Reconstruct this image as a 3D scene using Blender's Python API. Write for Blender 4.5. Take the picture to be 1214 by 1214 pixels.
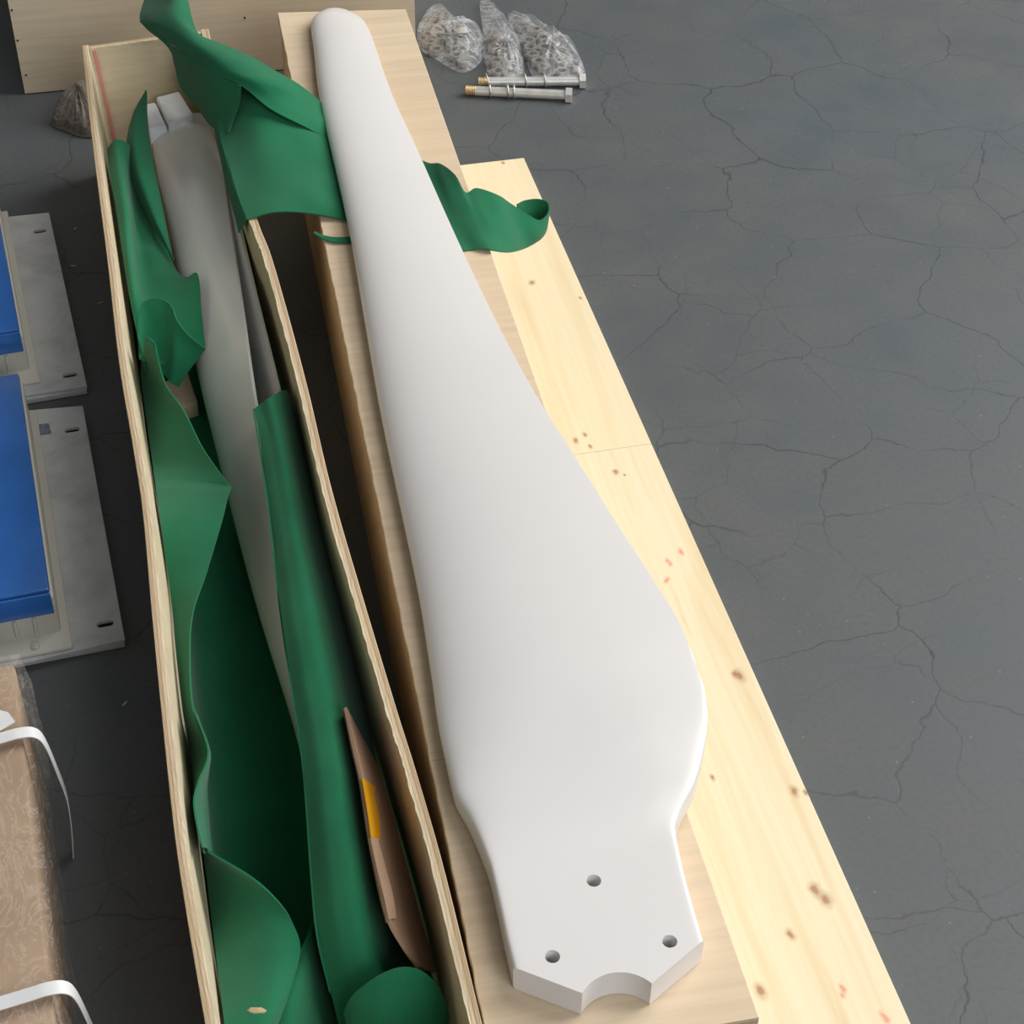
import bpy, bmesh, math, random
import numpy as np
from mathutils import Vector, Matrix, noise

for o in list(bpy.data.objects):
    bpy.data.objects.remove(o, do_unlink=True)
SC = bpy.context.scene
COL = SC.collection
random.seed(7)

# ------------------------------------------------------------------ camera
F = 2200.0                      # focal length in pixels of the 1214 frame
H = 1.5                         # eye height (m)
def nz(v): return v / np.linalg.norm(v)
Yc = nz(np.array([-20.0 - 607, -1387.0 - 607, F]))       # long direction of the crates in camera axes
Dn = nz(np.cross(Yc, nz(np.array([1, .0116, 0.]))))
if Dn[1] < 0: Dn = -Dn
Up = -Dn
Xc = nz(np.cross(Yc, Up))
cam_d = bpy.data.cameras.new('camera')
cam = bpy.data.objects.new('camera', cam_d); COL.objects.link(cam)
cam_d.sensor_width = 36; cam_d.lens = F / 1214 * 36; cam_d.clip_start = .05
R = Matrix(((Xc[0], -Xc[1], -Xc[2]), (Yc[0], -Yc[1], -Yc[2]), (Up[0], -Up[1], -Up[2])))
cam.matrix_world = Matrix.Translation((0, 0, H)) @ R.to_4x4()
SC.camera = cam

# ------------------------------------------------------------------ light
SC.view_settings.view_transform = 'Standard'
SC.view_settings.look = 'None'
SC.view_settings.gamma = 1
SC.view_settings.exposure = 0.02
world = bpy.data.worlds.new('hall'); SC.world = world; world.use_nodes = True
bg = world.node_tree.nodes['Background']
bg.inputs[0].default_value = (.93, .96, 1, 1); bg.inputs[1].default_value = .11
def area(name, loc, target, sx, sy, power, col):
    l = bpy.data.lights.new(name, 'AREA'); l.shape = 'RECTANGLE'; l.size = sx; l.size_y = sy
    l.energy = power; l.color = col
    o = bpy.data.objects.new(name, l); COL.objects.link(o); o.location = loc
    o.rotation_euler = (Vector(target) - Vector(loc)).to_track_quat('-Z', 'Y').to_euler()
    return o
area('loading_door_daylight', (5.0, 2.9, 3.3), (.2, 1.7, .2), 4.4, 3.2, 350, (1, .985, .96))
area('front_fill_light', (2.0, -3.6, 3.3), (.2, 1.6, .2), 3.6, 2.4, 165, (.96, .98, 1))  # added fill from behind the camera, lifts the faces turned towards it
area('roof_skylight', (3.2, 2.6, 6.0), (.5, 1.6, 0), 3.0, 2.5, 115, (1, .95, .89))

# ------------------------------------------------------------------ picture <-> place
def ray(px, py):
    d = np.array([px - 607., py - 607., F]); return np.array([d @ Xc, d @ Yc, d @ Up])
def P(px, py, z):
    w = ray(px, py); t = (z - H) / w[2]; return Vector((w[0] * t, w[1] * t, z))
def PY(px, py, Y):
    w = ray(px, py); t = Y / w[1]; return Vector((w[0] * t, Y, H + w[2] * t))

# ------------------------------------------------------------------ helpers
def tag(o, label=None, cat=None, group=None, kind=None):
    if label: o['label'] = label
    if cat: o['category'] = cat
    if group: o['group'] = group
    if kind: o['kind'] = kind
    return o
def empty(name, loc, label, cat, group=None):
    o = bpy.data.objects.new(name, None); COL.objects.link(o); o.location = loc
    o.empty_display_size = .05
    return tag(o, label, cat, group)
def wloc(o):
    v = Vector(o.location)
    while o.parent: o = o.parent; v += Vector(o.location)
    return v
def link(name, me, parent=None):
    o = bpy.data.objects.new(name, me); COL.objects.link(o)
    if parent:
        o.parent = parent
    return o
def from_bm(name, bm, mats, parent=None, smooth=None, base=None):
    """verts of bm are in place coordinates; the object sits at base (or the parent's base)"""
    off = wloc(parent) if parent else Vector(base) if base else Vector((0, 0, 0))
    bmesh.ops.translate(bm, verts=bm.verts, vec=-off)
    bmesh.ops.recalc_face_normals(bm, faces=bm.faces)
    me = bpy.data.meshes.new(name); bm.to_mesh(me); bm.free()
    for m in (mats if isinstance(mats, (list, tuple)) else [mats]): me.materials.append(m)
    if smooth is not None:
        for p in me.polygons: p.use_smooth = True
        me.set_sharp_from_angle(angle=math.radians(smooth))
    o = link(name, me, parent)
    if not parent: o.location = off
    return o
def bm_box(bm, x0, x1, y0, y1, z0, z1, bev=0.0, seg=1, mat=0):
    b = bmesh.new()
    bmesh.ops.create_cube(b, size=1)
    for v in b.verts:
        v.co = Vector((x0 + (v.co.x + .5) * (x1 - x0), y0 + (v.co.y + .5) * (y1 - y0), z0 + (v.co.z + .5) * (z1 - z0)))
    if bev: bmesh.ops.bevel(b, geom=b.edges[:], offset=bev, segments=seg, affect='EDGES', profile=.5)
    for f in b.faces: f.material_index = mat
    merge(bm, b)
def merge(bm, b, M=None):
    if M is not None: bmesh.ops.transform(b, matrix=M, verts=b.verts)
    vm = {}
    for v in b.verts: vm[v] = bm.verts.new(v.co)
    for f in b.faces:
        try:
            nf = bm.faces.new([vm[v] for v in f.verts]); nf.material_index = f.material_index; nf.smooth = f.smooth
        except ValueError: pass
    b.free()
def bm_prism(bm, poly, z0, z1, bev=0.0):
    b = bmesh.new()
    lo = [b.verts.new((p[0], p[1], z0)) for p in poly]; hi = [b.verts.new((p[0], p[1], z1)) for p in poly]
    b.faces.new(lo[::-1]); b.faces.new(hi)
    n = len(poly)
    for i in range(n): b.faces.new((lo[i], lo[(i + 1) % n], hi[(i + 1) % n], hi[i]))
    bmesh.ops.recalc_face_normals(b, faces=b.faces)
    if bev: bmesh.ops.bevel(b, geom=b.edges[:], offset=bev, segments=2, affect='EDGES', profile=.5)
    merge(bm, b)
def bm_cyl(bm, a, b_, r0, r1=None, n=20):
    r1 = r0 if r1 is None else r1
    a = Vector(a); b_ = Vector(b_); d = b_ - a
    b = bmesh.new()
    bmesh.ops.create_cone(b, cap_ends=True, segments=n, radius1=r0, radius2=r1, depth=d.length)
    merge(bm, b, Matrix.Translation((a + b_) / 2) @ d.to_track_quat('Z', 'Y').to_matrix().to_4x4())
def bm_torus(bm, c, axis, R_, r, n=24, m=8):
    b = bmesh.new(); q = Vector(axis).to_track_quat('Z', 'Y').to_matrix().to_4x4()
    vs = [[b.verts.new(((R_ + r * math.cos(2 * math.pi * j / m)) * math.cos(2 * math.pi * i / n),
                        (R_ + r * math.cos(2 * math.pi * j / m)) * math.sin(2 * math.pi * i / n),
                        r * math.sin(2 * math.pi * j / m))) for j in range(m)] for i in range(n)]
    for i in range(n):
        for j in range(m): b.faces.new((vs[i][j], vs[(i + 1) % n][j], vs[(i + 1) % n][(j + 1) % m], vs[i][(j + 1) % m]))
    merge(bm, b, Matrix.Translation(c) @ q)
def boolean(o, cutters, bevel=0):
    """cut real holes, bake the result, remove the cutters"""
    for c in cutters:
        m = o.modifiers.new('cut', 'BOOLEAN'); m.object = c; m.operation = 'DIFFERENCE'; m.solver = 'EXACT'
    if bevel:
        m = o.modifiers.new('bev', 'BEVEL'); m.width = bevel; m.segments = 2; m.limit_method = 'ANGLE'; m.angle_limit = math.radians(38)
        m = o.modifiers.new('wn', 'WEIGHTED_NORMAL'); m.weight = 60; m.mode = 'FACE_AREA'
        for p in o.data.polygons: p.use_smooth = True
    dg = bpy.context.evaluated_depsgraph_get(); dg.update()
    me = bpy.data.meshes.new_from_object(o.evaluated_get(dg))
    o.modifiers.clear(); o.data = me
    for c in cutters: bpy.data.objects.remove(c, do_unlink=True)
def crom(p0, p1, p2, p3, t):
    return .5 * ((2 * p1) + (p2 - p0) * t + (2 * p0 - 5 * p1 + 4 * p2 - p3) * t * t + (3 * p1 - p0 - 3 * p2 + p3) * t ** 3)
def spline(pts, n):
    """n samples of a Catmull-Rom curve through pts (Vectors)"""
    L = len(pts); out = []
    for i in range(n):
        s = i / (n - 1) * (L - 1); k = min(int(s), L - 2); t = s - k
        p0 = pts[k - 1] if k > 0 else 2 * pts[0] - pts[1]
        p3 = pts[k + 2] if k + 2 < L else 2 * pts[-1] - pts[-2]
        out.append(crom(p0, pts[k], pts[k + 1], p3, t))
    return out
def table(pairs):
    """smooth monotone-ish interpolation y(x) of (x, y) pairs"""
    pairs = sorted(pairs); xs = [p[0] for p in pairs]; ys = [p[1] for p in pairs]; n = len(xs)
    d = [(ys[i + 1] - ys[i]) / (xs[i + 1] - xs[i]) for i in range(n - 1)]
    m = [d[0]] + [0 if d[i - 1] * d[i] <= 0 else 2 * d[i - 1] * d[i] / (d[i - 1] + d[i]) for i in range(1, n - 1)] + [d[-1]]
    def f(x):
        if x <= xs[0]: return ys[0]
        if x >= xs[-1]: return ys[-1]
        k = max(i for i in range(n - 1) if xs[i] <= x); h = xs[k + 1] - xs[k]; t = (x - xs[k]) / h
        return ((2 * t ** 3 - 3 * t * t + 1) * ys[k] + (t ** 3 - 2 * t * t + t) * h * m[k] + (-2 * t ** 3 + 3 * t * t) * ys[k + 1] + (t ** 3 - t * t) * h * m[k + 1])
    return f
def sstep(a, b, x):
    t = min(1, max(0, (x - a) / (b - a))); return t * t * (3 - 2 * t)

# ------------------------------------------------------------------ materials
class NT:
    def __init__(s, name):
        s.m = bpy.data.materials.new(name); s.m.use_nodes = True; s.t = s.m.node_tree
        s.b = s.t.nodes['Principled BSDF']; s.out = s.t.nodes['Material Output']
    def n(s, typ, **kw):
        nd = s.t.nodes.new(typ)
        for k, v in kw.items():
            if k.startswith('i_'): nd.inputs[k[2:].replace('_', ' ')].default_value = v
            else: setattr(nd, k, v)
        return nd
    def l(s, a, b): s.t.links.new(a, b)
    def coord(s, scale=(1, 1, 1), kind='Object', rot=(0, 0, 0)):
        tc = s.n('ShaderNodeTexCoord'); mp = s.n('ShaderNodeMapping')
        mp.inputs['Scale'].default_value = scale; mp.inputs['Rotation'].default_value = rot
        s.l(tc.outputs[kind], mp.inputs[0]); return mp.outputs[0]
    def noise(s, vec, scale, detail=4, rough=.5, dist=0):
        nd = s.n('ShaderNodeTexNoise'); nd.inputs['Scale'].default_value = scale; nd.inputs['Detail'].default_value = detail
        nd.inputs['Roughness'].default_value = rough; nd.inputs['Distortion'].default_value = dist
        s.l(vec, nd.inputs['Vector']); return nd.outputs['Fac']
    def ramp(s, fac, stops, interp='LINEAR'):
        r = s.n('ShaderNodeValToRGB'); cr = r.color_ramp; cr.interpolation = interp
        while len(cr.elements) < len(stops): cr.elements.new(.5)
        for e, (p, c) in zip(cr.elements, stops):
            e.position = p; e.color = (c, c, c, 1) if isinstance(c, (int, float)) else (*c, 1)
        s.l(fac, r.inputs[0]); return r.outputs[0]
    def mix(s, fac, a, b, typ='MIX'):
        m = s.n('ShaderNodeMix', data_type='RGBA', blend_type=typ)
        if isinstance(fac, (int, float)): m.inputs[0].default_value = fac
        else: s.l(fac, m.inputs[0])
        for v, k in ((a, 6), (b, 7)):
            if isinstance(v, tuple): m.inputs[k].default_value = (*v, 1)
            else: s.l(v, m.inputs[k])
        return m.outputs[2]
    def math(s, op, a, b=None, clamp=False):
        m = s.n('ShaderNodeMath', operation=op, use_clamp=clamp)
        for v, k in ((a, 0), (b, 1)):
            if v is None: continue
            if isinstance(v, (int, float)): m.inputs[k].default_value = v
            else: s.l(v, m.inputs[k])
        return m.outputs[0]
    def bump(s, h, strength=.2, dist=.001):
        b = s.n('ShaderNodeBump'); b.inputs['Strength'].default_value = strength; b.inputs['Distance'].default_value = dist
        s.l(h, b.inputs['Height']); s.l(b.outputs[0], s.b.inputs['Normal'])
    def color(s, c):
        if isinstance(c, tuple): s.b.inputs['Base Color'].default_value = (*c, 1)
        else: s.l(c, s.b.inputs['Base Color'])
    def set(s, **kw):
        for k, v in kw.items():
            i = s.b.inputs[k.replace('_', ' ')]
            if hasattr(v, 'is_linked'): s.l(v, i)
            else: i.default_value = v
    def spots(s, base, vec, lst):
        """lst: (xyz, radius, colour, strength) blotches on the wood"""
        wv = s.n('ShaderNodeTexNoise'); wv.inputs['Scale'].default_value = 60; s.l(vec, wv.inputs['Vector'])
        off = s.n('ShaderNodeVectorMath', operation='MULTIPLY_ADD'); s.l(wv.outputs['Color'], off.inputs[0])
        off.inputs[1].default_value = (.008, .008, .008); s.l(vec, off.inputs[2])
        for c, r, col, st in lst:
            sub = s.n('ShaderNodeVectorMath', operation='SUBTRACT'); s.l(off.outputs[0], sub.inputs[0]); sub.inputs[1].default_value = (c[0] + .004, c[1] + .004, c[2] + .004)
            sc = s.n('ShaderNodeVectorMath', operation='MULTIPLY'); s.l(sub.outputs[0], sc.inputs[0]); sc.inputs[1].default_value = (1, .6, 0)
            ln = s.n('ShaderNodeVectorMath', operation='LENGTH'); s.l(sc.outputs[0], ln.inputs[0])
            f = s.ramp(s.math('DIVIDE', ln.outputs['Value'], r), [(.25, st), (.5, st * .45), (1, 0)])
            base = s.mix(f, base, col)
        return base

def m_simple(name, col, rough=.5, metal=0, nscale=0, namp=.15, bump=0, bscale=200, coat=0):
    t = NT(name)
    if nscale:
        v = t.coord(); f = t.noise(v, nscale, 5)
        t.color(t.ramp(f, [(.3, tuple(c * (1 - namp) for c in col)), (.7, tuple(min(1, c * (1 + namp)) for c in col))]))
    else: t.color(col)
    t.set(Roughness=rough, Metallic=metal, Coat_Weight=coat)
    if bump: t.bump(t.noise(t.coord(), bscale, 4), bump)
    return t.m

def m_floor():
    t = NT('painted_concrete'); v = t.coord()
    big = t.noise(v, 1.3, 6, .6); mid = t.noise(v, 9, 6, .65); fine = t.noise(v, 160, 3, .6)
    c = t.ramp(big, [(.3, (.080, .098, .108)), (.5, (.095, .107, .112)), (.7, (.079, .104, .124))])
    c = t.mix(t.ramp(mid, [(.35, .0), (.75, .38)]), c, (.138, .130, .122))
    c = t.mix(t.ramp(fine, [(.3, .35), (.6, 0)]), c, (.066, .074, .078))
    # hairline cracks
    wn = t.n('ShaderNodeTexNoise'); wn.inputs['Scale'].default_value = 5; wn.inputs['Detail'].default_value = 6; t.l(v, wn.inputs['Vector'])
    wv = t.n('ShaderNodeVectorMath', operation='MULTIPLY_ADD'); t.l(wn.outputs['Color'], wv.inputs[0]); wv.inputs[1].default_value = (.16, .16, .0); t.l(v, wv.inputs[2])
    def cracks(scale, w, seedoff, lo, hi):
        mp = t.n('ShaderNodeMapping'); mp.inputs['Location'].default_value = (seedoff, seedoff * .7, 0); t.l(wv.outputs[0], mp.inputs[0])
        vo = t.n('ShaderNodeTexVoronoi', feature='DISTANCE_TO_EDGE', voronoi_dimensions='2D'); vo.inputs['Scale'].default_value = scale; t.l(mp.outputs[0], vo.inputs['Vector'])
        ln = t.ramp(vo.outputs['Distance'], [(0, 1), (w, .55), (w * 2.4, 0)])
        mk = t.ramp(t.noise(mp.outputs[0], 2.2 + seedoff, 3), [(lo, 0), (hi, 1)])
        return t.math('MULTIPLY', ln, mk)
    cr = t.math('MAXIMUM', cracks(5.6, .0042, 3.1, .36, .58), t.math('MULTIPLY', cracks(9.0, .005, 1.7, .5, .62), .6))
    c = t.mix(t.math('MULTIPLY', cr, .7), c, (.03, .028, .026))
    sp = t.n('ShaderNodeTexVoronoi'); sp.inputs['Scale'].default_value = 38; t.l(v, sp.inputs['Vector'])
    c = t.mix(t.ramp(sp.outputs['Distance'], [(0, .6), (.035, .5), (.06, 0)]), c, (.26, .25, .23))
    t.color(c)
    t.set(Roughness=t.ramp(mid, [(.3, .46), (.7, .62)]), Specular_IOR_Level=.4)
    t.bump(t.math('SUBTRACT', t.math('MULTIPLY', fine, .4), cr), .2, .0008)
    return t.m
def m_ply(name, light, dark, rot=0.0, stretch=14, spots=None):
    """rotary cut veneer; the grain runs along local X for rot 0"""
    t = NT(name); v = t.coord((1.2, stretch, stretch), rot=(0, 0, rot)); v2 = t.coord()
    g = t.noise(v, 2.2, 6, .6, .6); g2 = t.noise(t.coord((4, 110, 110), rot=(0, 0, rot)), 1, 3, .6)
    c = t.ramp(g, [(.28, dark), (.5, light), (.75, tuple(min(1, x * 1.06) for x in light))])
    c = t.mix(t.ramp(g2, [(.35, .35), (.6, 0)]), c, tuple(x * .8 for x in dark))
    c = t.mix(t.ramp(t.noise(v2, 2.5, 3), [(.4, 0), (.7, .4)]), c, tuple(x * y for x, y in zip(light, (1.02, .93, .84))))
    if spots: c = t.spots(c, v2, spots)
    t.color(c); t.set(Roughness=.62, Specular_IOR_Level=.3)
    t.bump(g2, .25, .0006)
    return t.m
def m_plyedge():
    """sawn edge: glued layers across the thickness (u)"""
    t = NT('plywood_sawn_edge'); v = t.coord((1, 1, 1), 'UV')
    sep = t.n('ShaderNodeSeparateXYZ'); t.l(v, sep.inputs[0])
    w = t.noise(t.coord((1, .10, 1)), 40, 3)
    u = t.math('ADD', sep.outputs[0], t.math('MULTIPLY', t.math('SUBTRACT', w, .5), .10))
    c = t.ramp(u, [(0, (.62, .47, .29)), (.2, (.66, .52, .34)), (.25, (.30, .20, .11)), (.29, (.56, .41, .25)), (.46, (.50, .36, .21)),
                   (.5, (.27, .17, .09)), (.55, (.62, .48, .31)), (.76, (.68, .55, .37)), (.8, (.42, .30, .18)), (.84, (.72, .60, .42)), (1, (.74, .63, .45))])
    f = t.noise(t.coord((40, 2, 40)), 5, 4)
    c = t.mix(t.ramp(f, [(.35, .3), (.55, 0)]), c, (.42, .30, .18))
    t.color(c); t.set(Roughness=.8); t.bump(t.noise(t.coord((60, 20, 60)), 6, 4), .3, .001)
    return t.m
def m_felt(name='green_felt', k=1.0):
    t = NT(name); v = t.coord()
    f = t.noise(v, 900, 3, .7); b = t.noise(v, 12, 4)
    c = t.ramp(b, [(.3, (.014 * k, .15 * k, .068 * k)), (.7, (.021 * k, .185 * k, .087 * k))])
    c = t.mix(t.ramp(f, [(.35, .4), (.65, 0)]), c, (.008 * k, .095 * k, .042 * k))
    t.color(c); t.set(Roughness=.95, Specular_IOR_Level=.1, Sheen_Weight=.12, Sheen_Roughness=.5)
    t.bump(f, .35, .0008)
    return t.m

M = {}
M['floor'] = m_floor()
M['ply'] = m_ply('birch_plywood', (.70, .56, .39), (.60, .46, .31))
M['ply_long'] = m_ply('birch_plywood_long_grain', (.66, .50, .32), (.56, .41, .25), rot=math.pi / 2)
M['ply_up'] = m_ply('pale_plywood', (.70, .60, .42), (.62, .52, .35), stretch=6)
M['edge'] = m_plyedge()
M['felt'] = m_felt()
tw = NT('white_gelcoat'); vv = tw.coord()
cw = tw.ramp(tw.noise(vv, 5, 4), [(.3, (.745, .728, .717)), (.7, (.77, .753, .742))])
tw.color(cw); tw.set(Roughness=.3, Specular_IOR_Level=.5, Coat_Weight=.35, Coat_Roughness=.12); tw.bump(tw.noise(vv, 14, 2), .05, .002)
M['white'] = tw.m
M['bare'] = m_simple('bare_hole_wall', (.25, .21, .19), .8, nscale=200, namp=.3)
M['foam'] = m_simple('white_foam', (.72, .75, .78), .7, nscale=90, namp=.05, bump=.2, bscale=300)
M['card'] = m_simple('brown_cardboard', (.33, .21, .135), .8, nscale=25, namp=.1, bump=.15, bscale=150)
M['kraft'] = m_simple('kraft_carton', (.36, .245, .155), .6, nscale=9, namp=.12)
M['tape'] = m_simple('yellow_tape', (.75, .36, .01), .35)
M['strap'] = m_simple('white_strap', (.74, .75, .76), .4, nscale=60, namp=.04)
M['cream'] = m_simple('cream_paint', (.56, .55, .49), .4, nscale=30, namp=.03)
M['blue'] = m_simple('blue_film', (.020, .125, .43), .3, nscale=14, namp=.12, bump=.2, bscale=30, coat=.4)
M['zinc'] = m_simple('zinc_plated', (.70, .70, .68), .36, .5, nscale=60, namp=.12)
M['nut'] = m_simple('dull_nut_metal', (.55, .53, .49), .35, .75, nscale=120, namp=.2)
M['brass'] = m_simple('yellow_passivated_thread', (.62, .46, .25), .4, .6, nscale=300, namp=.2)
M['dark'] = m_simple('dark_nail', (.06, .045, .035), .6)
M['chip'] = m_simple('wood_chip', (.55, .42, .25), .8)
M['red'] = m_simple('red_crayon', (.66, .27, .22), .8)
tg = NT('galvanised_sheet'); vg = tg.coord()
fg = tg.noise(vg, 16, 6, .65, .4)
tg.color(tg.ramp(fg, [(.35, (.52, .535, .535)), (.6, (.68, .69, .69))])); tg.set(Metallic=.3, Roughness=tg.ramp(fg, [(.3, .55), (.7, .38)]))
M['galv'] = tg.m
def m_film(name, opac, scale, col=(.9, .92, .95), rough=.12, amp=.34, crd=(1, 1, 1), lo=.44, hi=.56):
    t = NT(name); v = t.coord(crd)
    f = t.noise(v, scale, 6, .7, 1.6)
    st = t.ramp(f, [(lo, 0), (.495, 1), (.505, 1), (hi, 0)])
    a = t.math('ADD', t.math('MULTIPLY', st, amp), opac, True)
    tr = t.n('ShaderNodeBsdfTransparent'); mx = t.n('ShaderNodeMixShader')
    t.color(col); t.set(Roughness=rough, Specular_IOR_Level=.6); t.bump(f, .5, .002)
    t.l(a, mx.inputs[0]); t.l(tr.outputs[0], mx.inputs[1]); t.l(t.b.outputs[0], mx.inputs[2]); t.l(mx.outputs[0], t.out.inputs[0])
    return t.m
M['bag'] = m_film('clear_polythene', .10, 16, (.80, .82, .86), .15, .26)
M['wrap'] = m_film('stretch_wrap_film', .07, 34, (.80, .74, .68), amp=.2, crd=(1, .45, 1), lo=.475, hi=.525)

# ------------------------------------------------------------------ floor
bm = bmesh.new(); bm_box(bm, -5, 8, -3, 9, -.06, 0)
tag(from_bm('floor', bm, M['floor']), 'grey painted concrete floor with hairline cracks', kind='structure')
M['wall'] = m_simple('painted_hall_wall', (.30, .30, .29), .7, nscale=2, namp=.08)
for nm, b6 in (('wall_left', (-4.6, -4.4, -3, 9, 0, 6)), ('wall_back', (-4.39, 7.9, 8.8, 9, 0, 6))):
    bm = bmesh.new(); bm_box(bm, *b6); tag(from_bm(nm, bm, M['wall']), 'plain grey wall of the hall', kind='structure')

# ------------------------------------------------------------------ crate building blocks
def wall_strip(name, pts, th, z0, z1, parent, face, n=160, side=1, jit=.00016, sub=6, lean=0.0):
    """upright panel along the polyline pts (outer face), thickness th to the left (side=1) / right (-1)"""
    c = spline([Vector((p[0], p[1], 0)) for p in pts], n)
    bm = bmesh.new(); uvl = bm.loops.layers.uv.new()
    rows = []
    rnd = random.Random(len(name) + n)
    for i, p in enumerate(c):
        t = (c[min(i + 1, n - 1)] - c[max(i - 1, 0)]).normalized(); nn = Vector((-t.y, t.x, 0)) * side
        j = lambda a=jit: rnd.uniform(-a, a)
        o = Vector((p.x, p.y, 0)); q = o + nn * th
        ob = o + nn * lean; qb = q + nn * lean
        ring = [Vector((ob.x, ob.y, z0)), Vector((o.x, o.y, z1 - .0008)) , Vector((o.x + nn.x * .0006, o.y + nn.y * .0006, z1 + j() * .4))]
        for s in range(1, sub):
            r = o + nn * th * s / sub; ring.append(Vector((r.x, r.y, z1 + j())))
        ring += [Vector((q.x, q.y, z1 + j())) + nn * j(.0007), Vector((q.x + nn.x * lean * .015, q.y, z1 - .003)), Vector((qb.x, qb.y, z0))]
        rows.append([bm.verts.new(v) for v in ring])
    m = len(rows[0])
    for i in range(n - 1):
        for k in range(m):
            f = bm.faces.new((rows[i][k], rows[i + 1][k], rows[i + 1][(k + 1) % m], rows[i][(k + 1) % m]))
            top = 1 <= k <= m - 4
            f.material_index = 1 if top else 0
            us = [min(1, max(0, (q - 1) / (m - 4))) for q in (k, k, k + 1, k + 1)]
            for lp, u, vv_ in zip(f.loops, us, (i, i + 1, i + 1, i)): lp[uvl].uv = (u, vv_ / n)
    for r, d in ((rows[0], 1), (rows[-1], -1)):
        f = bm.faces.new(r[::d]); f.material_index = 1
    off = wloc(parent)
    bmesh.ops.translate(bm, verts=bm.verts, vec=-off); bmesh.ops.recalc_face_normals(bm, faces=bm.faces)
    me = bpy.data.meshes.new(name); bm.to_mesh(me); bm.free()
    me.materials.append(face); me.materials.append(M['edge'])
    return link(name, me, parent)

# ------------------------------------------------------------------ open crate with the packed blades
CH = .21
LW = [P(*p, CH) for p in [(97, 54), (107, 148), (118, 237), (128, 315), (141, 430), (158, 533), (169, 607), (181, 740), (195, 881), (207, 990), (221, 1084), (243, 1214)]]
RW = [P(*p, CH) for p in [(247, 34), (272, 150), (304, 257), (324, 311), (361, 445), (392, 575), (427, 697), (470, 840), (493, 913), (526, 1028), (571, 1211)]]
LW.append(LW[-1] + (LW[-1] - LW[-2]) * 1.0); RW.append(RW[-1] + (RW[-1] - RW[-2]) * .6)
LW[-1].y = RW[-1].y = .74
RWx = table([(p.y, p.x) for p in RW]); LWx = table([(p.y, p.x) for p in LW])
oc = empty('open_crate', (.03, 1.6, 0), 'long open plywood crate holding white blades and green felt', 'crate')
wall_strip('side_panel', LW, .009, .0, CH, oc, M['ply_up'], side=1, lean=.014)
wall_strip('side_panel', RW, .010, .0, CH, oc, M['ply_up'], side=-1)
e0, e1 = LW[0], RW[0]
far_end = wall_strip('end_panel', [e0 + Vector((.0095, -.0005, 0)), e1 + Vector((-.0105, -.0005, 0))], .009, .0, CH - .001, oc, M['ply_up'], n=30, side=-1)
wall_strip('end_panel', [LW[-1] + Vector((.013, .0005, 0)), RW[-1] + Vector((-.013, .0005, 0))], .009, .0, CH - .001, oc, M['ply_up'], n=30, side=1)
bm = bmesh.new()
bm_prism(bm, [(LW[0].x + .0275, LW[0].y - .011), (RW[0].x - .0135, RW[0].y - .011), (RW[4].x - .014, RW[4].y), (RW[-1].x - .0145, .751), (LW[-1].x + .0285, .751), (LW[5].x + .028, LW[5].y)], .001, .010)
from_bm('base_panel', bm, M['ply'], oc)
# red crayon line down the inner corner
bm = bmesh.new(); rx = LW[0].x + .0160; ry = LW[0].y - .0125
b = bmesh.new(); bm_box(b, rx - .0022, rx + .0022, ry - .0012, ry + .0008, .03, CH - .003)
for v in b.verts: v.co.x += .014 * (1 - v.co.z / CH) + .0005
merge(bm, b)
tag(from_bm('crayon_line', bm, M['red'], far_end), 'faded red line down the inner corner')

# ------------------------------------------------------------------ closed crate under the white blade
LH = .2
cc = empty('closed_crate', (.28, 1.66, 0), 'closed long plywood crate with the white blade lying on top', 'crate')
C0 = P(329, 15, LH); C1 = P(481, 11, LH); C2 = P(900, 1206, LH); C3 = Vector((P(574, 1214, LH).x - .001, C2.y + .002, LH))
lid_pts_l = [C3, P(532, 960, LH), P(493, 796, LH), P(418, 440, LH), P(375, 262, LH), C0]
th = .010
def lid_mesh():
    bm = bmesh.new(); uvl = bm.loops.layers.uv.new(); n = 140
    L = spline([Vector((C3.x + (C0.x - C3.x) * k / 8 , C3.y + (C0.y - C3.y) * k / 8, LH)) for k in range(9)], n)
    Rr = spline([C2.lerp(C1, k / 8) for k in range(9)], n)
    rn = random.Random(3); rows = []
    for i in range(n):
        a, b = L[i], Rr[i]; j = rn.uniform(-.0006, .0006)
        rows.append([bm.verts.new(v) for v in (Vector((a.x + j, a.y, LH - th)), Vector((a.x + j, a.y, LH - .0008)), Vector((a.x + j + .0008, a.y, LH)), Vector((b.x - .0008, b.y, LH)), Vector((b.x, b.y, LH - .0008)), Vector((b.x, b.y, LH - th)))])
    for i in range(n - 1):
        for k in range(6):
            f = bm.faces.new((rows[i][k], rows[i + 1][k], rows[i + 1][(k + 1) % 6], rows[i][(k + 1) % 6]))
            f.material_index = 1 if k in (0, 4) else 0
            for lp in f.loops: lp[uvl].uv = ((lp.vert.co.z - LH + th) / th, i / n)
    for r in (rows[0], rows[-1]):
        f = bm.faces.new(r); f.material_index = 1
        for lp in f.loops: lp[uvl].uv = ((lp.vert.co.z - LH + th) / th, lp.vert.co.x * 5)
    return bm
streaks = []
for y in (60, 66, 72): streaks.append((P(470, y, LH) - cc.location, .02, (.40, .31, .21), .25))
M['lid'] = m_ply('lid_plywood', (.74, .60, .43), (.67, .53, .37), stretch=9)
lidp = from_bm('lid_panel', lid_mesh(), [M['lid'], M['edge']], cc)
g = .0015
wall_strip('side_panel', [(C3.x + .002, C3.y + .003), (C0.x + .002, C0.y - .002)], .009, 0, LH - th - g * .2, cc, M['ply_long'], n=60, side=-1)
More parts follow.
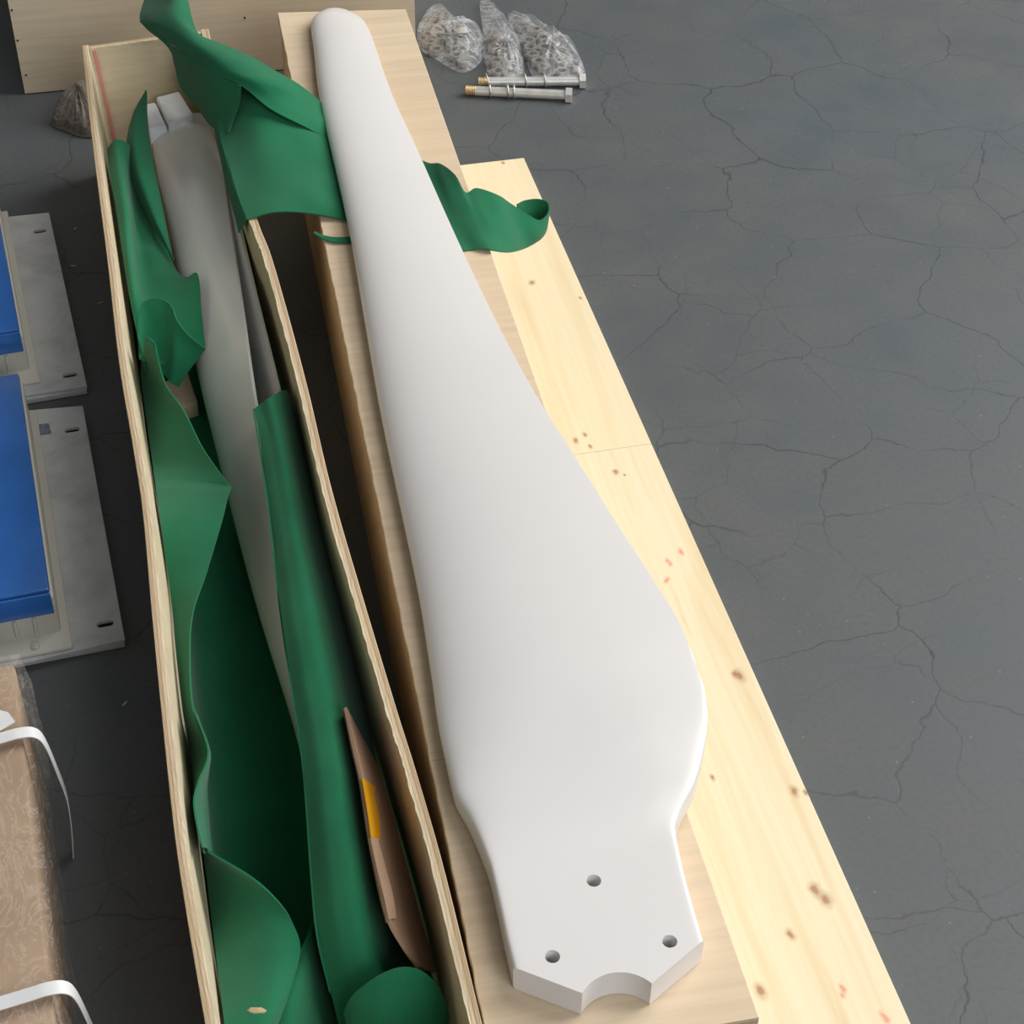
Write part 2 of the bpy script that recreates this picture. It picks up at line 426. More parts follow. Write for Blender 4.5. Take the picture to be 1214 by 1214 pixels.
wall_strip('side_panel', [(C2.x - .001, C2.y + .003), (C1.x - .001, C1.y - .002)], .009, 0, LH - th - g * .2, cc, M['ply_long'], n=60, side=1)
wall_strip('end_panel', [(C3.x + .0115, C3.y + .003), (C2.x - .0105, C2.y + .003)], .009, 0, LH - th - g * .2, cc, M['ply'], n=20, side=1)
wall_strip('end_panel', [(C0.x + .0115, C0.y - .002), (C1.x - .0105, C1.y - .002)], .009, 0, LH - th - g * .2, cc, M['ply'], n=20, side=-1)
# splintered joints across the lid beside the blade
for (px, py) in ((478, 714), (483, 744), (521, 893), (527, 901)):
    a = P(px - 8, py, LH); bm = bmesh.new(); bm_box(bm, C3.x + (a.y - C3.y) / (C0.y - C3.y) * (C0.x - C3.x) + .002, a.x + .03, a.y - .0005, a.y + .0005, LH - .0004, LH + .0003)
    from_bm('veneer_crack', bm, M['ply_long'], lidp)

# ------------------------------------------------------------------ crate standing across behind
rear_y = 2.75
rc = empty('rear_crate', (.115, rear_y + .2, 0), 'tall plywood crate standing crosswise behind the two long crates', 'crate')
rx0, rx1, rh = -.2015, .432, .34
M['rear'] = m_ply('rear_plywood', (.76, .64, .47), (.68, .56, .40), rot=math.pi / 2, stretch=5)
frontp = wall_strip('front_panel', [(rx0, rear_y), (rx1, rear_y)], .012, .002, rh, rc, M['rear'], n=40, side=1)
wall_strip('side_panel', [(rx0, rear_y + .0125), (rx0, rear_y + .4)], .012, .002, rh, rc, M['rear'], n=20, side=-1)
wall_strip('side_panel', [(rx1, rear_y + .0125), (rx1, rear_y + .4)], .012, .002, rh, rc, M['rear'], n=20, side=1)
wall_strip('back_panel', [(rx0 + .0125, rear_y + .4), (rx1 - .0125, rear_y + .4)], .012, .002, rh, rc, M['rear'], n=20, side=-1)
bm = bmesh.new(); bm_box(bm, rx0, rx1, rear_y, rear_y + .4, rh + .0008, rh + .0125, .001)
from_bm('lid_panel', bm, M['rear'], rc)
for (px, py) in ((14, 12), (21, 48), (31, 89), (290, 21)):
    p = PY(px, py, rear_y); bm = bmesh.new(); bm_cyl(bm, (p.x, rear_y + .004, p.z), (p.x, rear_y - .0008, p.z), .0022, .0018, 10)
    from_bm('nail', bm, M['dark'], frontp)

# ------------------------------------------------------------------ pine plank on the floor
PZ = .024
pl = empty('pine_plank', (.48, 1.6, 0), 'long pale pine plank with knots lying on the floor beside crate', 'plank')
pr0, pr1 = P(621, 187, PZ), P(1080, 1214, PZ)
pdir = (pr1 - pr0).normalized(); pe = P(545, 197, PZ)
pn = Vector((-abs(pdir.y), pdir.x if pdir.y < 0 else pdir.x, 0))
pn = Vector((pdir.y, -pdir.x, 0)); pn = pn if pn.x < 0 else -pn
pw = .148
ps = P(770, 526, PZ); ls = (ps - pr0).dot(pdir); ltot = (pr1 - pr0).length + .35
kn = [(693, 515), (682, 522), (699, 529), (730, 560), (878, 801), (941, 938), (967, 1054), (979, 1066), (938, 1108), (901, 1175), (845, 922), (630, 335), (688, 353), (596, 193), (872, 799), (740, 563), (955, 940)]
kr = [.006, .007, .005, .006, .011, .008, .010, .011, .007, .009, .005, .007, .004, .006, .007, .003, .005]
spl = [(P(*k, PZ) - pl.location, r * .8, (.36, .17, .06), .8) for k, r in zip(kn, kr)]
spl += [(P(*k, PZ) - pl.location, .0042, (.85, .25, .18), .7) for k in ((806, 652), (808, 655), (791, 665), (794, 669), (792, 687), (790, 689), (996, 1169), (1000, 1173), (999, 1180), (1046, 1203), (1050, 1208))]
def m_pine(name, light, dark, ph):
    t = NT(name); a = math.atan2(pdir.x, -pdir.y)
    v = t.coord((20, 1.1, 20), rot=(0, 0, -a)); v2 = t.coord()
    add = t.n('ShaderNodeVectorMath', operation='ADD'); t.l(v, add.inputs[0]); add.inputs[1].default_value = (ph, ph * 2, 0)
    g_ = t.noise(add.outputs[0], 1.6, 5, .55, .5)
    c = t.ramp(g_, [(.3, dark), (.48, light), (.7, light), (.8, dark)])
    f = t.noise(t.coord((160, 3, 160), rot=(0, 0, -a)), 1, 3)
    c = t.mix(t.ramp(f, [(.35, .3), (.6, 0)]), c, dark)
    c = t.spots(c, v2, spl)
    t.color(c); t.set(Roughness=.5, Specular_IOR_Level=.35); t.bump(f, .15, .0005)
    return t.m
def board(a, b, mat):
    bm = bmesh.new(); q0 = pr0 + pdir * a; q1 = pr0 + pdir * b
    bm_prism(bm, [(v.x, v.y) for v in (q0, q1, q1 + pn * pw, q0 + pn * pw)], .0005, PZ, .0008)
    from_bm('board', bm, mat, pl)
board(0, ls - .0003, m_pine('pine_far', (.86, .75, .52), (.80, .66, .41), 0))
board(ls + .0003, ltot, m_pine('pine_near', (.87, .765, .54), (.76, .61, .36), 5.3))

# ------------------------------------------------------------------ blades
def airfoil(u):
    return 5 * (.2969 * math.sqrt(u) - .126 * u - .3516 * u * u + .2843 * u ** 3 - .1036 * u ** 4)
def loft(stations, nu=36):
    """stations: dict(L, R (Vectors LE/TE), T thickness, te, w flange weight, up (normal))"""
    bm = bmesh.new(); rows = []
    us = [.5 - .5 * math.cos(math.pi * i / nu) for i in range(nu + 1)]
    for s in stations:
        L_, R_, T, te, w, up = s['L'], s['R'], s['T'], s['te'], s['w'], s['up']
        top, bot = [], []
        for u in us:
            uf = .5 + .5 * math.copysign(abs(2 * u - 1) ** .4, 2 * u - 1)      # crowd points at the flange corners
            ub = u * (1 - w) + uf * w
            ha = T * airfoil(u) + te / 2 * min(1, u * 1.4)
            hf = T / 2 * (max(0, 1 - abs(2 * uf - 1) ** 40)) ** (1 / 9) if abs(2 * uf - 1) < 1 else 0
            ht = ha * 1.15 * (1 - w) + hf * w; hb = ha * .85 * (1 - w) + hf * w
            c = L_.lerp(R_, ub)
            top.append(c + up * ht); bot.append(c - up * hb)
        ring = top + bot[::-1]
        rows.append([bm.verts.new(v) for v in ring])
    m = len(rows[0])
    for i in range(len(rows) - 1):
        for k in range(m):
            bm.faces.new((rows[i][k], rows[i + 1][k], rows[i + 1][(k + 1) % m], rows[i][(k + 1) % m]))
    bm.faces.new(rows[0]); bm.faces.new(rows[-1][::-1])
    bmesh.ops.remove_doubles(bm, verts=bm.verts, dist=1e-5)
    return bm

zTE = table([(.78, .2158), (.93, .2158), (1.0, .2225), (1.08, .2335), (1.18, .2415), (1.35, .2425), (1.7, .228), (2.1, .215), (2.5, .212)])
zLE = table([(.78, .2158), (.95, .2158), (1.1, .216), (1.5, .214), (2.0, .2135), (2.5, .211)])
thk = table([(.78, .030), (.95, .030), (1.05, .030), (1.2, .033), (1.5, .030), (2.0, .025), (2.4, .021), (2.5, .018)])
teT = table([(.78, .03), (.95, .028), (1.0, .016), (1.06, .009), (1.15, .004), (1.4, .0025), (2.5, .002)])
Lpx = [(375, 17), (369, 28), (372, 60), (381, 130), (395, 190), (413, 270), (432, 380), (453, 500), (474, 600), (495, 700), (511, 800), (523, 880), (537, 942), (557, 980), (571, 1012), (582, 1043), (593, 1092)]
Rpx = [(425, 15), (433, 28), (441, 45), (460, 100), (500, 190), (540, 280), (580, 365), (630, 460), (680, 540), (730, 620), (775, 690), (810, 750), (832, 810), (838, 850), (835, 890), (822, 940), (806, 972), (800, 993)]
def fixz(p, zf):
    q = P(*p, .22)
    for _ in range(6): q = P(*p, zf(q.y))
    return q
Ll = [fixz(p, lambda y: zLE(y)) for p in Lpx]; Rl = [fixz(p, zTE) for p in Rpx]
tipY = P(400, 9.5, .213).y
Lx = table([(tipY, .272)] + [(tipY - .004, .262)] + [(q.y, q.x) for q in Ll[1:-1]] + [(.90, .1905), (.86, .1895), (.76, .1895)])
Rx = table([(tipY, .282)] + [(tipY - .004, .292)] + [(q.y, q.x) for q in Rl[1:]] + [(.88, .349), (.834, .3472), (.76, .345)])
ys = [tipY - .05 * (1 - math.cos(math.pi / 2 * i / 14)) for i in range(15)]
y = ys[-1]
while y > .78:
    y -= .012 if y > 1.15 else .006; ys.append(y)
st = []
for y in ys:
    w = 1 - sstep(.93, 1.15, y); k = min(1, math.sqrt(max(.0, (tipY - y) / .035)) + .12)
    st.append(dict(L=Vector((Lx(y), y, zLE(y))), R=Vector((Rx(y), y, zTE(y))), T=thk(y) * k, te=teT(y) * k, w=w, up=Vector((0, 0, 1))))
blade = from_bm('turbine_blade', loft(st), [M['white']], None, base=(.28, 1.6, .2))
tag(blade, 'broad white turbine blade lying on the closed crate, root holes bare', 'blade')
def cutter(fn):
    bm = bmesh.new(); fn(bm); return from_bm('cutter', bm, M['white'])
cuts = [cutter(lambda b: bm_prism(b, [(.15, .868), (.2655, .785), (.40, .866), (.40, .7), (.15, .7)], .15, .3)),
        cutter(lambda b: bm_cyl(b, (.2655, .784, .15), (.2655, .784, .3), .0343, n=64))]
for px in ((704, 1044), (655, 1134), (794, 1116)):
    c = P(*px, .2308); cuts.append(cutter(lambda b, c=c: bm_cyl(b, (c.x, c.y, .15), (c.x, c.y, .3), .0062, n=32)))
bpy.context.view_layer.update()
boolean(blade, cuts, .0014)
if len(blade.data.materials) == 0: blade.data.materials.append(M['white'])

def packed_blade(name, Lp, Rp, T, label, base):
    n = 70
    Lc = spline([P(*p) for p in Lp], n); Rc = spline([P(*p) for p in Rp], n); st = []
    for i in range(n):
        t = i / (n - 1); k = min(1, math.sqrt(t / .05) * .9 + .1)
        up = (Rc[i] - Lc[i]).cross(Vector((0, -1, 0)))
        up = up.normalized(); up = up if up.z > 0 else -up
        # rounded tip
        a = Lc[i]; b = Rc[i]
        st.append(dict(L=a, R=b, T=T * k, te=.004 * k, w=0, up=up))
    o = from_bm(name, loft(st, 24), M['white'], None, 50, base=base)
    return tag(o, label, 'blade', 'blades packed in the open crate')
packed_blade('turbine_blade', [(196, 152, .105), (183, 159, .10), (181, 175, .10), (191, 230, .098), (205, 290, .095), (235, 440, .085), (275, 600, .07), (312, 735, .06), (355, 870, .05), (372, 940, .045)],
             [(214, 148, .112), (240, 148, .122), (253, 160, .128), (264, 200, .136), (274, 268, .145), (289, 370, .15), (303, 470, .152), (326, 590, .15), (362, 740, .145), (395, 880, .135)], .017,
             'pale blade packed foremost in the open crate, half under felt', (.03, 1.8, .012))
packed_blade('turbine_blade', [(222, 140, .104), (212, 150, .098), (220, 165, .088), (240, 200, .078), (262, 290, .070), (290, 440, .068), (325, 600, .06)],
             [(236, 135, .110), (250, 137, .116), (261, 150, .120), (270, 180, .132), (284, 262, .148), (304, 350, .156), (331, 460, .158), (343, 520, .140), (350, 580, .118)], .012,
             'pinkish shaded blade tucked behind the foremost one along the crate wall', (.06, 1.8, .012))

# ------------------------------------------------------------------ green felt
def sheet(rows, nu, nv, wrinkle=.0015, seed=0, wsc=9):
    """grid of control points (px,py,z) -> dense list of rows of Vectors"""
    cp = [spline([P(*p) for p in r], nv) for r in rows]
    out = []
    cols = [spline([r[j] for r in cp], nu) for j in range(nv)]
    for i in range(nu):
        out.append([cols[j][i] for j in range(nv)])
    for i in range(nu):
        for j in range(nv):
            p = out[i][j]; w = noise.noise(p * wsc + Vector((seed, seed * 2, 0))) * wrinkle * 2 + noise.noise(p * wsc * 4 + Vector((seed, 0, 5))) * wrinkle * .5
            out[i][j] = p + Vector((0, 0, w))
    return out
def felt(name, patches, label, base, group=None, th=.0016):
    bm = bmesh.new()
    for (rows, nu, nv, wr, sd) in patches:
        G = sheet(rows, nu, nv, wr, sd)
        b = bmesh.new(); vs = [[b.verts.new(p) for p in r] for r in G]
        for i in range(nu - 1):
            for j in range(nv - 1): b.faces.new((vs[i][j], vs[i + 1][j], vs[i + 1][j + 1], vs[i][j + 1]))
        bmesh.ops.recalc_face_normals(b, faces=b.faces)
        bmesh.ops.solidify(b, geom=b.faces[:], thickness=th)
        merge(bm, b)
    o = from_bm(name, bm, M['felt'], None, 60, base=base)
    return tag(o, label, 'felt', group)

# sheet pulled from the crate over to the closed crate, under the blade and out on the far side
A_main = [[(250, 60, .235), (300, 95, .262), (345, 125, .236), (392, 150, .206), (430, 160, .202), (470, 175, .201)],
          [(246, 100, .225), (300, 125, .246), (350, 150, .228), (398, 178, .206), (435, 185, .2025), (480, 200, .2015)],
          [(258, 145, .214), (305, 160, .232), (355, 178, .220), (402, 205, .206), (440, 212, .2025), (490, 225, .2015)],
          [(270, 190, .211), (315, 195, .224), (362, 208, .216), (407, 232, .205), (445, 240, .2025), (500, 248, .2015)],
          [(281, 230, .212), (323, 226, .219), (368, 234, .216), (412, 250, .2045), (450, 262, .2025), (508, 272, .2015)],
          [(293, 260, .212), (328, 251, .217), (372, 253, .211), (416, 263, .2035), (455, 282, .2025), (518, 296, .2015)]]
A_flap = [[(172, -6, .25), (190, -2, .28), (207, -5, .30), (222, -3, .29)],
          [(166, 24, .26), (186, 25, .285), (210, 22, .30), (234, 38, .288)],
          [(190, 44, .265), (212, 44, .29), (236, 46, .296), (258, 50, .284)],
          [(226, 68, .268), (244, 66, .29), (270, 66, .292), (298, 67, .276)],
          [(246, 84, .272), (270, 82, .286), (298, 82, .284), (328, 84, .266)],
          [(286, 101, .274), (306, 98, .28), (328, 98, .274), (352, 97, .255)],
          [(318, 126, .256), (336, 120, .254), (356, 116, .244), (374, 115, .224)],
          [(352, 144, .236), (364, 138, .232), (376, 132, .220), (390, 128, .2075)],
          [(388, 163, .2095), (394, 156, .2085), (402, 148, .207), (412, 140, .206)],
          [(420, 180, .2065), (426, 172, .206), (434, 166, .2055), (442, 160, .205)]]
A_drop = [[(166, 24, .26), (190, 44, .265), (226, 68, .268), (246, 84, .272), (286, 101, .274)],
          [(180, 38, .246), (202, 56, .246), (229, 86, .24), (248, 106, .244), (284, 122, .250)],
          [(200, 50, .225), (210, 75, .215), (232, 108, .20), (250, 130, .214), (278, 140, .232)],
          [(208, 78, .190), (216, 105, .175), (236, 128, .16), (252, 150, .19), (272, 158, .22)]]
A_edge = [[(246, 100, .224), (258, 145, .213), (270, 190, .210), (281, 230, .211), (293, 260, .211)],
          [(249, 120, .200), (258, 160, .196), (268, 205, .190), (280, 250, .186), (287, 270, .190)],
          [(252, 135, .182), (260, 175, .176), (270, 220, .170), (281, 262, .168), (284, 276, .172)]]
A_curl = [[(470, 172, .204), (505, 192, .208), (522, 194, .216), (540, 208, .220), (552, 228, .212), (565, 223, .212), (590, 231, .206), (606, 242, .180), (628, 256, .165), (641, 261, .154), (651, 252, .150), (650, 240, .152), (638, 236, .154), (622, 238, .156), (612, 243, .158)],
          [(478, 195, .203), (512, 212, .205), (530, 222, .212), (548, 232, .214), (560, 244, .211), (574, 246, .209), (596, 254, .198), (612, 262, .172), (632, 270, .156), (643, 272, .144), (650, 264, .138), (649, 254, .138), (638, 248, .140), (624, 250, .142), (614, 254, .144)],
          [(486, 225, .203), (520, 238, .204), (538, 246, .208), (556, 254, .210), (568, 260, .209), (582, 264, .206), (602, 270, .190), (618, 276, .162), (635, 280, .146), (643, 280, .134), (648, 274, .126), (646, 266, .124), (637, 260, .126), (624, 262, .128), (616, 266, .130)],
          [(498, 260, .203), (532, 272, .203), (548, 276, .204), (564, 280, .207), (576, 282, .207), (590, 284, .200), (607, 288, .180), (621, 289, .150), (634, 287, .136), (641, 284, .124), (644, 279, .116), (642, 273, .112), (634, 270, .114), (623, 272, .116), (616, 276, .118)],
          [(512, 300, .203), (545, 297, .203), (558, 296, .202), (572, 294, .206), (584, 296, .206), (597, 298, .196), (610, 298, .174), (622, 295, .142), (632, 290, .128), (638, 286, .118), (640, 283, .110), (638, 279, .106), (631, 278, .106), (622, 280, .108), (616, 284, .110)]]
felt('felt_sheet', [(A_main, 40, 50, .0008, 1), (A_flap, 60, 24, .0012, 2), (A_drop, 24, 30, .001, 3), (A_edge, 16, 30, .0006, 4), (A_curl, 28, 80, .0006, 5)],
     'green felt sheet pulled from the open crate and trapped under the white blade', (.2, 2.1, .2))
# torn strip on the lid
felt('felt_scrap', [([[(372, 276, .207), (384, 283, .2045), (398, 287, .204), (420, 287, .2035)], [(373, 274, .2068), (385, 279, .2045), (399, 281, .204), (420, 280, .2035)]], 5, 20, .0002, 6)],
     'narrow torn strip of green felt on the closed crate lid', (.19, 1.93, .2))

# pieces inside the open crate
def inx(y, f, z):     # a point across the inside of the crate: f 0..1 from left to right wall
    a = LWx(y) + .0135 + .014 * (1 - z / CH); b = RWx(y) - .0155; return Vector((a + (b - a) * f, y, z))
def felt_pts(name, G, label, base, th=.0016, wr=.001, sd=0, nu=60, nv=30, group=None):
    rows = [spline(r, nv) for r in G]; cols = [spline([r[j] for r in rows], nu) for j in range(nv)]
    bm = bmesh.new(); vs = []
    for i in range(nu):
        vs.append([bm.verts.new(cols[j][i] + Vector((0, 0, noise.noise(cols[j][i] * 9 + Vector((sd, 0, 0))) * wr * 2))) for j in range(nv)])
    for i in range(nu - 1):
        for j in range(nv - 1): bm.faces.new((vs[i][j], vs[i + 1][j], vs[i + 1][j + 1], vs[i][j + 1]))
    bmesh.ops.recalc_face_normals(bm, faces=bm.faces); bmesh.ops.solidify(bm, geom=bm.faces[:], thickness=th)
    return tag(from_bm(name, bm, M['felt'], None, 60, base=base), label, 'felt', group)
# lining on the crate base and up its left wall
lin = []
for y in (2.05, 1.8, 1.5, 1.2, .95, .76):
    lin.append([inx(y, .01, .095), inx(y, .015, .07), inx(y, .03, .04), inx(y, .12, .018), inx(y, .35, .014), inx(y, .65, .014), inx(y, .88, .017), inx(y, .97, .03)])
felt_pts('felt_lining', lin, 'dark shaded green felt lining on the floor of the open crate', (.03, 1.5, .011), sd=3)

# left run along the wall with the pointed flap
def onwall(px, py):
    y = P(px, py, .19).y
    for _ in range(30):
        w = ray(px, py); zz = H + w[2] * (y / w[1]); X = LWx(y) + .0125 + .014 * (1 - zz / CH); t = X / w[0]; y = .5 * y + .5 * w[1] * t
    return max(.10, min(.206, H + w[2] * y / w[1]))
C_left = [[(174, 398, .205), (178, 400, .204), (181, 403, .200), (184, 406, .196)],
          [(168, 440, .207), (178, 442, .202), (187, 445, .196), (196, 452, .190)],
          [(173, 485, .207), (188, 486, .201), (204, 486, .193), (219, 487, .186)],
          [(179, 530, .207), (198, 530, .199), (220, 530, .190), (241, 531, .182)],
          [(183, 564, .207), (210, 565, .198), (240, 566, .189), (266, 567, .180)],
          [(184.2, 572, .207), (213, 573, .198), (245, 575, .188), (274, 578, .178)],
          [(186, 586, .207), (214, 587, .198), (244, 588, .187), (270.5, 589, .177)],
          [(191, 620, .207), (216, 620, .197), (240, 620, .186), (263, 620, .174)],
          [(200, 680, .207), (216, 680, .196), (231, 680, .184), (245, 680, .170)],
          [(206, 725, .207), (214, 725, .196), (222, 725, .184), (230, 725, .172)],
          [(210, 770, .206), (216, 770, .196), (221, 770, .186), (226, 770, .176)],
          [(218, 840, .206), (222, 840, .196), (226, 840, .186), (230, 840, .178)],
          [(225, 880, .206), (231, 882, .198), (238, 886, .190), (248, 890, .184)],
          [(229, 918, .206), (231, 920, .200), (234, 923, .194), (237, 926, .190)],
          [(233, 945, .206), (232, 946, .200), (232, 948, .195), (231, 950, .190)],
          [(237, 980, .206), (236, 981, .200), (236, 983, .195), (236, 985, .190)],
          [(241, 1010, .206), (242, 1010, .202), (243, 1011, .198), (244, 1012, .194)]]
C_low = [[(240, 1004, .206), (242, 1006, .204), (244, 1008, .202), (246, 1010, .199)],
         [(245, 1042, .206), (262, 1038, .203), (280, 1036, .199), (297, 1040, .192)],
         [(250, 1085, .206), (275, 1078, .202), (303, 1072, .196), (331, 1070, .184)],
         [(255, 1125, .206), (285, 1118, .201), (320, 1108, .192), (349, 1098, .172)],
         [(260, 1165, .206), (290, 1160, .200), (325, 1148, .188), (356, 1128, .160)],
         [(266, 1212, .206), (292, 1208, .199), (318, 1200, .186), (343, 1178, .156)],
         [(274, 1262, .206), (292, 1260, .198), (310, 1250, .184), (325, 1228, .154)]]
for rws in (C_left[1:], C_low):
    for r in rws:
        z = onwall(*r[0][:2]); d = z - r[0][2]
        for k in range(4): r[k] = (r[k][0], r[k][1], r[k][2] + d * (1 - k / 4))
felt('felt_sheet', [(C_left, 140, 16, .0006, 8), (C_low, 50, 24, .0012, 9)],
     'lighter green felt folded along the near left wall of the open crate', (.0, 1.3, .012))
# upright fold hanging behind the left run
D_drop = [[ (230, 840, .178), (248, 890, .184), (237, 926, .190), (231, 950, .190), (236, 985, .190), (241, 1004, .192)],
          [ (233, 845, .15), (250, 895, .16), (240, 930, .165), (237, 955, .165), (241, 988, .165), (244, 1005, .17)],
          [ (236, 850, .09), (248, 900, .10), (246, 935, .10), (248, 965, .10), (250, 992, .11), (252, 1010, .12)]]
felt('felt_fold', [(D_drop, 24, 60, .0006, 11)], 'upright wavy green felt fold hanging below the left run in the open crate', (.0, 1.1, .012))
# far-left bunch
B_flap = [[(173, 106, .178), (173.5, 108, .178), (174, 110, .178), (174.5, 112, .177)],
          [(158, 134, .172), (164, 135, .180), (170, 136, .178), (175, 138, .168)],
          [(150, 168, .162), (159, 168, .175), (168, 168, .172), (178, 168, .158)],
          [(153, 204, .150), (163, 204, .166), (174, 205, .164), (185, 206, .150)],
          [(164, 234, .142), (173, 236, .156), (183, 238, .155), (192, 240, .143)],
          [(181, 268, .134), (187, 270, .144), (193, 273, .143), (199, 276, .136)],
          [(204, 306, .126), (205, 307, .126), (205.5, 308, .126), (206, 309, .126)]]
felt('felt_flap', [(B_flap, 50, 20, .0006, 13)], 'pointed upright green felt flap at the far left of the open crate', (-.01, 2.2, .012))
B_bunch = [[(128, 176, .165), (137, 166, .185), (150, 170, .178), (158, 188, .140), (166, 214, .120)],
           [(131, 205, .170), (142, 198, .182), (153, 208, .150), (164, 228, .125), (178, 250, .118)],
           [(138, 245, .170), (149, 240, .178), (158, 250, .135), (176, 268, .125), (196, 292, .118)],
           [(146, 300, .168), (154, 296, .172), (164, 302, .130), (186, 312, .128), (209, 322, .118)],
           [(153, 345, .165), (160, 342, .168), (172, 345, .135), (198, 338, .130), (222, 330, .128)],
           [(158, 375, .160), (166, 370, .160), (184, 372, .135), (210, 362, .132), (235, 327, .135)],
           [(163, 400, .150), (172, 398, .150), (190, 402, .130), (215, 392, .128), (239, 370, .130)],
           [(165, 425, .140), (176, 430, .138), (194, 432, .120), (216, 420, .118), (243, 412, .115)]]
B_loop = [[(163, 398, .160), (164, 372, .178), (170, 358, .188), (182, 353, .192), (196, 356, .190), (205, 364, .186), (211, 380, .176), (225, 398, .160), (244, 413, .140)],
          [(166, 412, .150), (168, 388, .165), (174, 376, .172), (184, 371, .176), (196, 374, .174), (204, 382, .170), (210, 394, .162), (222, 408, .148), (238, 420, .130)],
          [(170, 432, .130), (173, 412, .142), (178, 402, .148), (187, 398, .150), (197, 402, .148), (203, 410, .144), (207, 420, .138), (214, 430, .126), (224, 438, .112)],
          [(176, 458, .100), (180, 448, .105), (186, 442, .108), (192, 442, .108), (198, 446, .106), (201, 450, .104), (204, 454, .100), (207, 456, .095), (211, 458, .09)]]
felt('felt_bunch', [(B_bunch, 60, 40, .0015, 17), (B_loop, 30, 60, .0006, 19)], 'crumpled dark green felt bunch with a curled loop at the crate wall', (-.03, 1.95, .012))
# right hand run draped over the blades
E_run = [[(301, 484, .178), (308, 478, .186), (320, 470, .186), (337, 462, .172), (344, 468, .150)],
         [(308, 520, .176), (318, 516, .187), (332, 512, .184), (347, 508, .160), (356, 512, .130)],
         [(317, 590, .174), (330, 588, .188), (347, 586, .182), (364, 584, .150), (376, 590, .11)],
         [(325, 660, .172), (341, 658, .188), (360, 656, .180), (380, 656, .145), (395, 664, .10)],
         [(335, 740, .170), (353, 738, .187), (376, 736, .178), (400, 738, .140), (416, 746, .09)],
         [(346, 815, .168), (366, 812, .186), (392, 812, .174), (416, 816, .134), (433, 826, .085)],
         [(358, 890, .166), (380, 888, .184), (406, 888, .172), (428, 894, .130), (446, 904, .08)],
         [(363, 960, .162), (387, 958, .182), (416, 958, .170), (440, 966, .125), (462, 980, .08)],
         [(370, 1040, .158), (396, 1036, .178), (428, 1036, .166), (456, 1044, .12), (482, 1060, .08)],
         [(377, 1110, .150), (405, 1104, .170), (438, 1104, .158), (470, 1112, .11), (500, 1130, .07)],
         [(392, 1175, .130), (420, 1165, .150), (452, 1162, .140), (486, 1170, .10), (515, 1190, .06)],
         [(408, 1240, .09), (434, 1232, .11), (466, 1230, .10), (500, 1236, .08), (528, 1250, .05)]]
E_under = [[(301, 484, .178), (317, 590, .174), (335, 740, .170), (358, 890, .166), (370, 1040, .158), (377, 1110, .150), (392, 1175, .130)],
           [(303, 496, .158), (321, 606, .15), (341, 756, .15), (364, 906, .15), (376, 1052, .14), (384, 1122, .13), (400, 1190, .11)]]
for r in E_run: r[1] = (r[1][0], r[1][1], r[1][2] - .006); r[2] = (r[2][0], r[2][1], r[2][2] + .002)
felt('felt_sheet', [(E_run, 110, 36, .0024, 21), (E_under, 6, 70, .0004, 22)], 'rounded green felt run draped along the right wall of the open crate', (.09, 1.25, .012))
# folds at the near end
F_a = [[(371, 1094, .130), (374, 1098, .126), (378, 1104, .116), (382, 1110, .10)],
       [(360, 1118, .128), (368, 1122, .126), (378, 1130, .112), (386, 1140, .095)],
       [(345, 1150, .132), (360, 1152, .132), (378, 1160, .112), (392, 1172, .09)],
       [(330, 1185, .138), (350, 1186, .138), (374, 1192, .112), (398, 1200, .085)],
       [(320, 1225, .140), (346, 1226, .140), (372, 1232, .11), (400, 1240, .08)]]
felt('felt_fold', [(F_a, 40, 24, .0015, 23)], 'small dark green felt fold wedged between left and right runs', (.08, .95, .012))
F_b = [[(409, 1200, .135), (420, 1178, .158), (445, 1158, .176), (474, 1146, .182), (500, 1150, .176), (520, 1172, .158), (532, 1205, .130)],
       [(412, 1214, .130), (424, 1194, .150), (447, 1176, .166), (474, 1166, .171), (498, 1170, .166), (517, 1190, .15), (529, 1216, .124)],
       [(414, 1250, .115), (428, 1228, .13), (450, 1212, .145), (475, 1204, .149), (498, 1208, .144), (515, 1226, .13), (526, 1250, .110)],
       [(416, 1290, .09), (432, 1270, .10), (452, 1256, .115), (476, 1250, .118), (498, 1254, .114), (514, 1268, .10), (524, 1290, .08)]]
felt('felt_fold', [(F_b, 40, 40, .001, 25)], 'domed dark green felt fold at the near end of the open crate', (.13, .87, .012))

# ------------------------------------------------------------------ other things in the open crate
def foam(pts, z0, label, base):
    bm = bmesh.new(); q = [P(*p) for p in pts]
    b = bmesh.new(); hi = [b.verts.new(v) for v in q]; lo = [b.verts.new((v.x, v.y, z0)) for v in q]; n = len(q)
    b.faces.new(hi); b.faces.new(lo[::-1])
    for i in range(n): b.faces.new((hi[i], hi[(i + 1) % n], lo[(i + 1) % n], lo[i]))
    bmesh.ops.recalc_face_normals(b, faces=b.faces)
    bmesh.ops.bevel(b, geom=b.edges[:], offset=.0015, segments=2, affect='EDGES'); merge(bm, b)
    tag(from_bm('foam_block', bm, M['foam'], None, 40, base=base), label, 'foam', 'foam blocks at the crate end')
foam([(170, 124, .128), (184, 121, .128), (197, 149, .128), (177, 153, .128)], .0105, 'narrow white foam block beside the pointed felt flap', (-.005, 2.4, .0105))
foam([(185, 115, .133), (212, 108, .133), (228, 134, .133), (200, 147, .133)], .0105, 'wide white foam block near the end panel of the open crate', (.03, 2.43, .0105))
bm = bmesh.new(); q = [P(*p, .04) for p in ((196, 452), (222, 440), (234, 476), (206, 486))]
bm_prism(bm, [(v.x, v.y) for v in q], .017, .04, .0015)
tag(from_bm('wood_block', bm, M['ply'], None, 40, base=(-.01, 1.86, .017)), 'small brown wooden block on the felt under the crate blade', 'wood block')

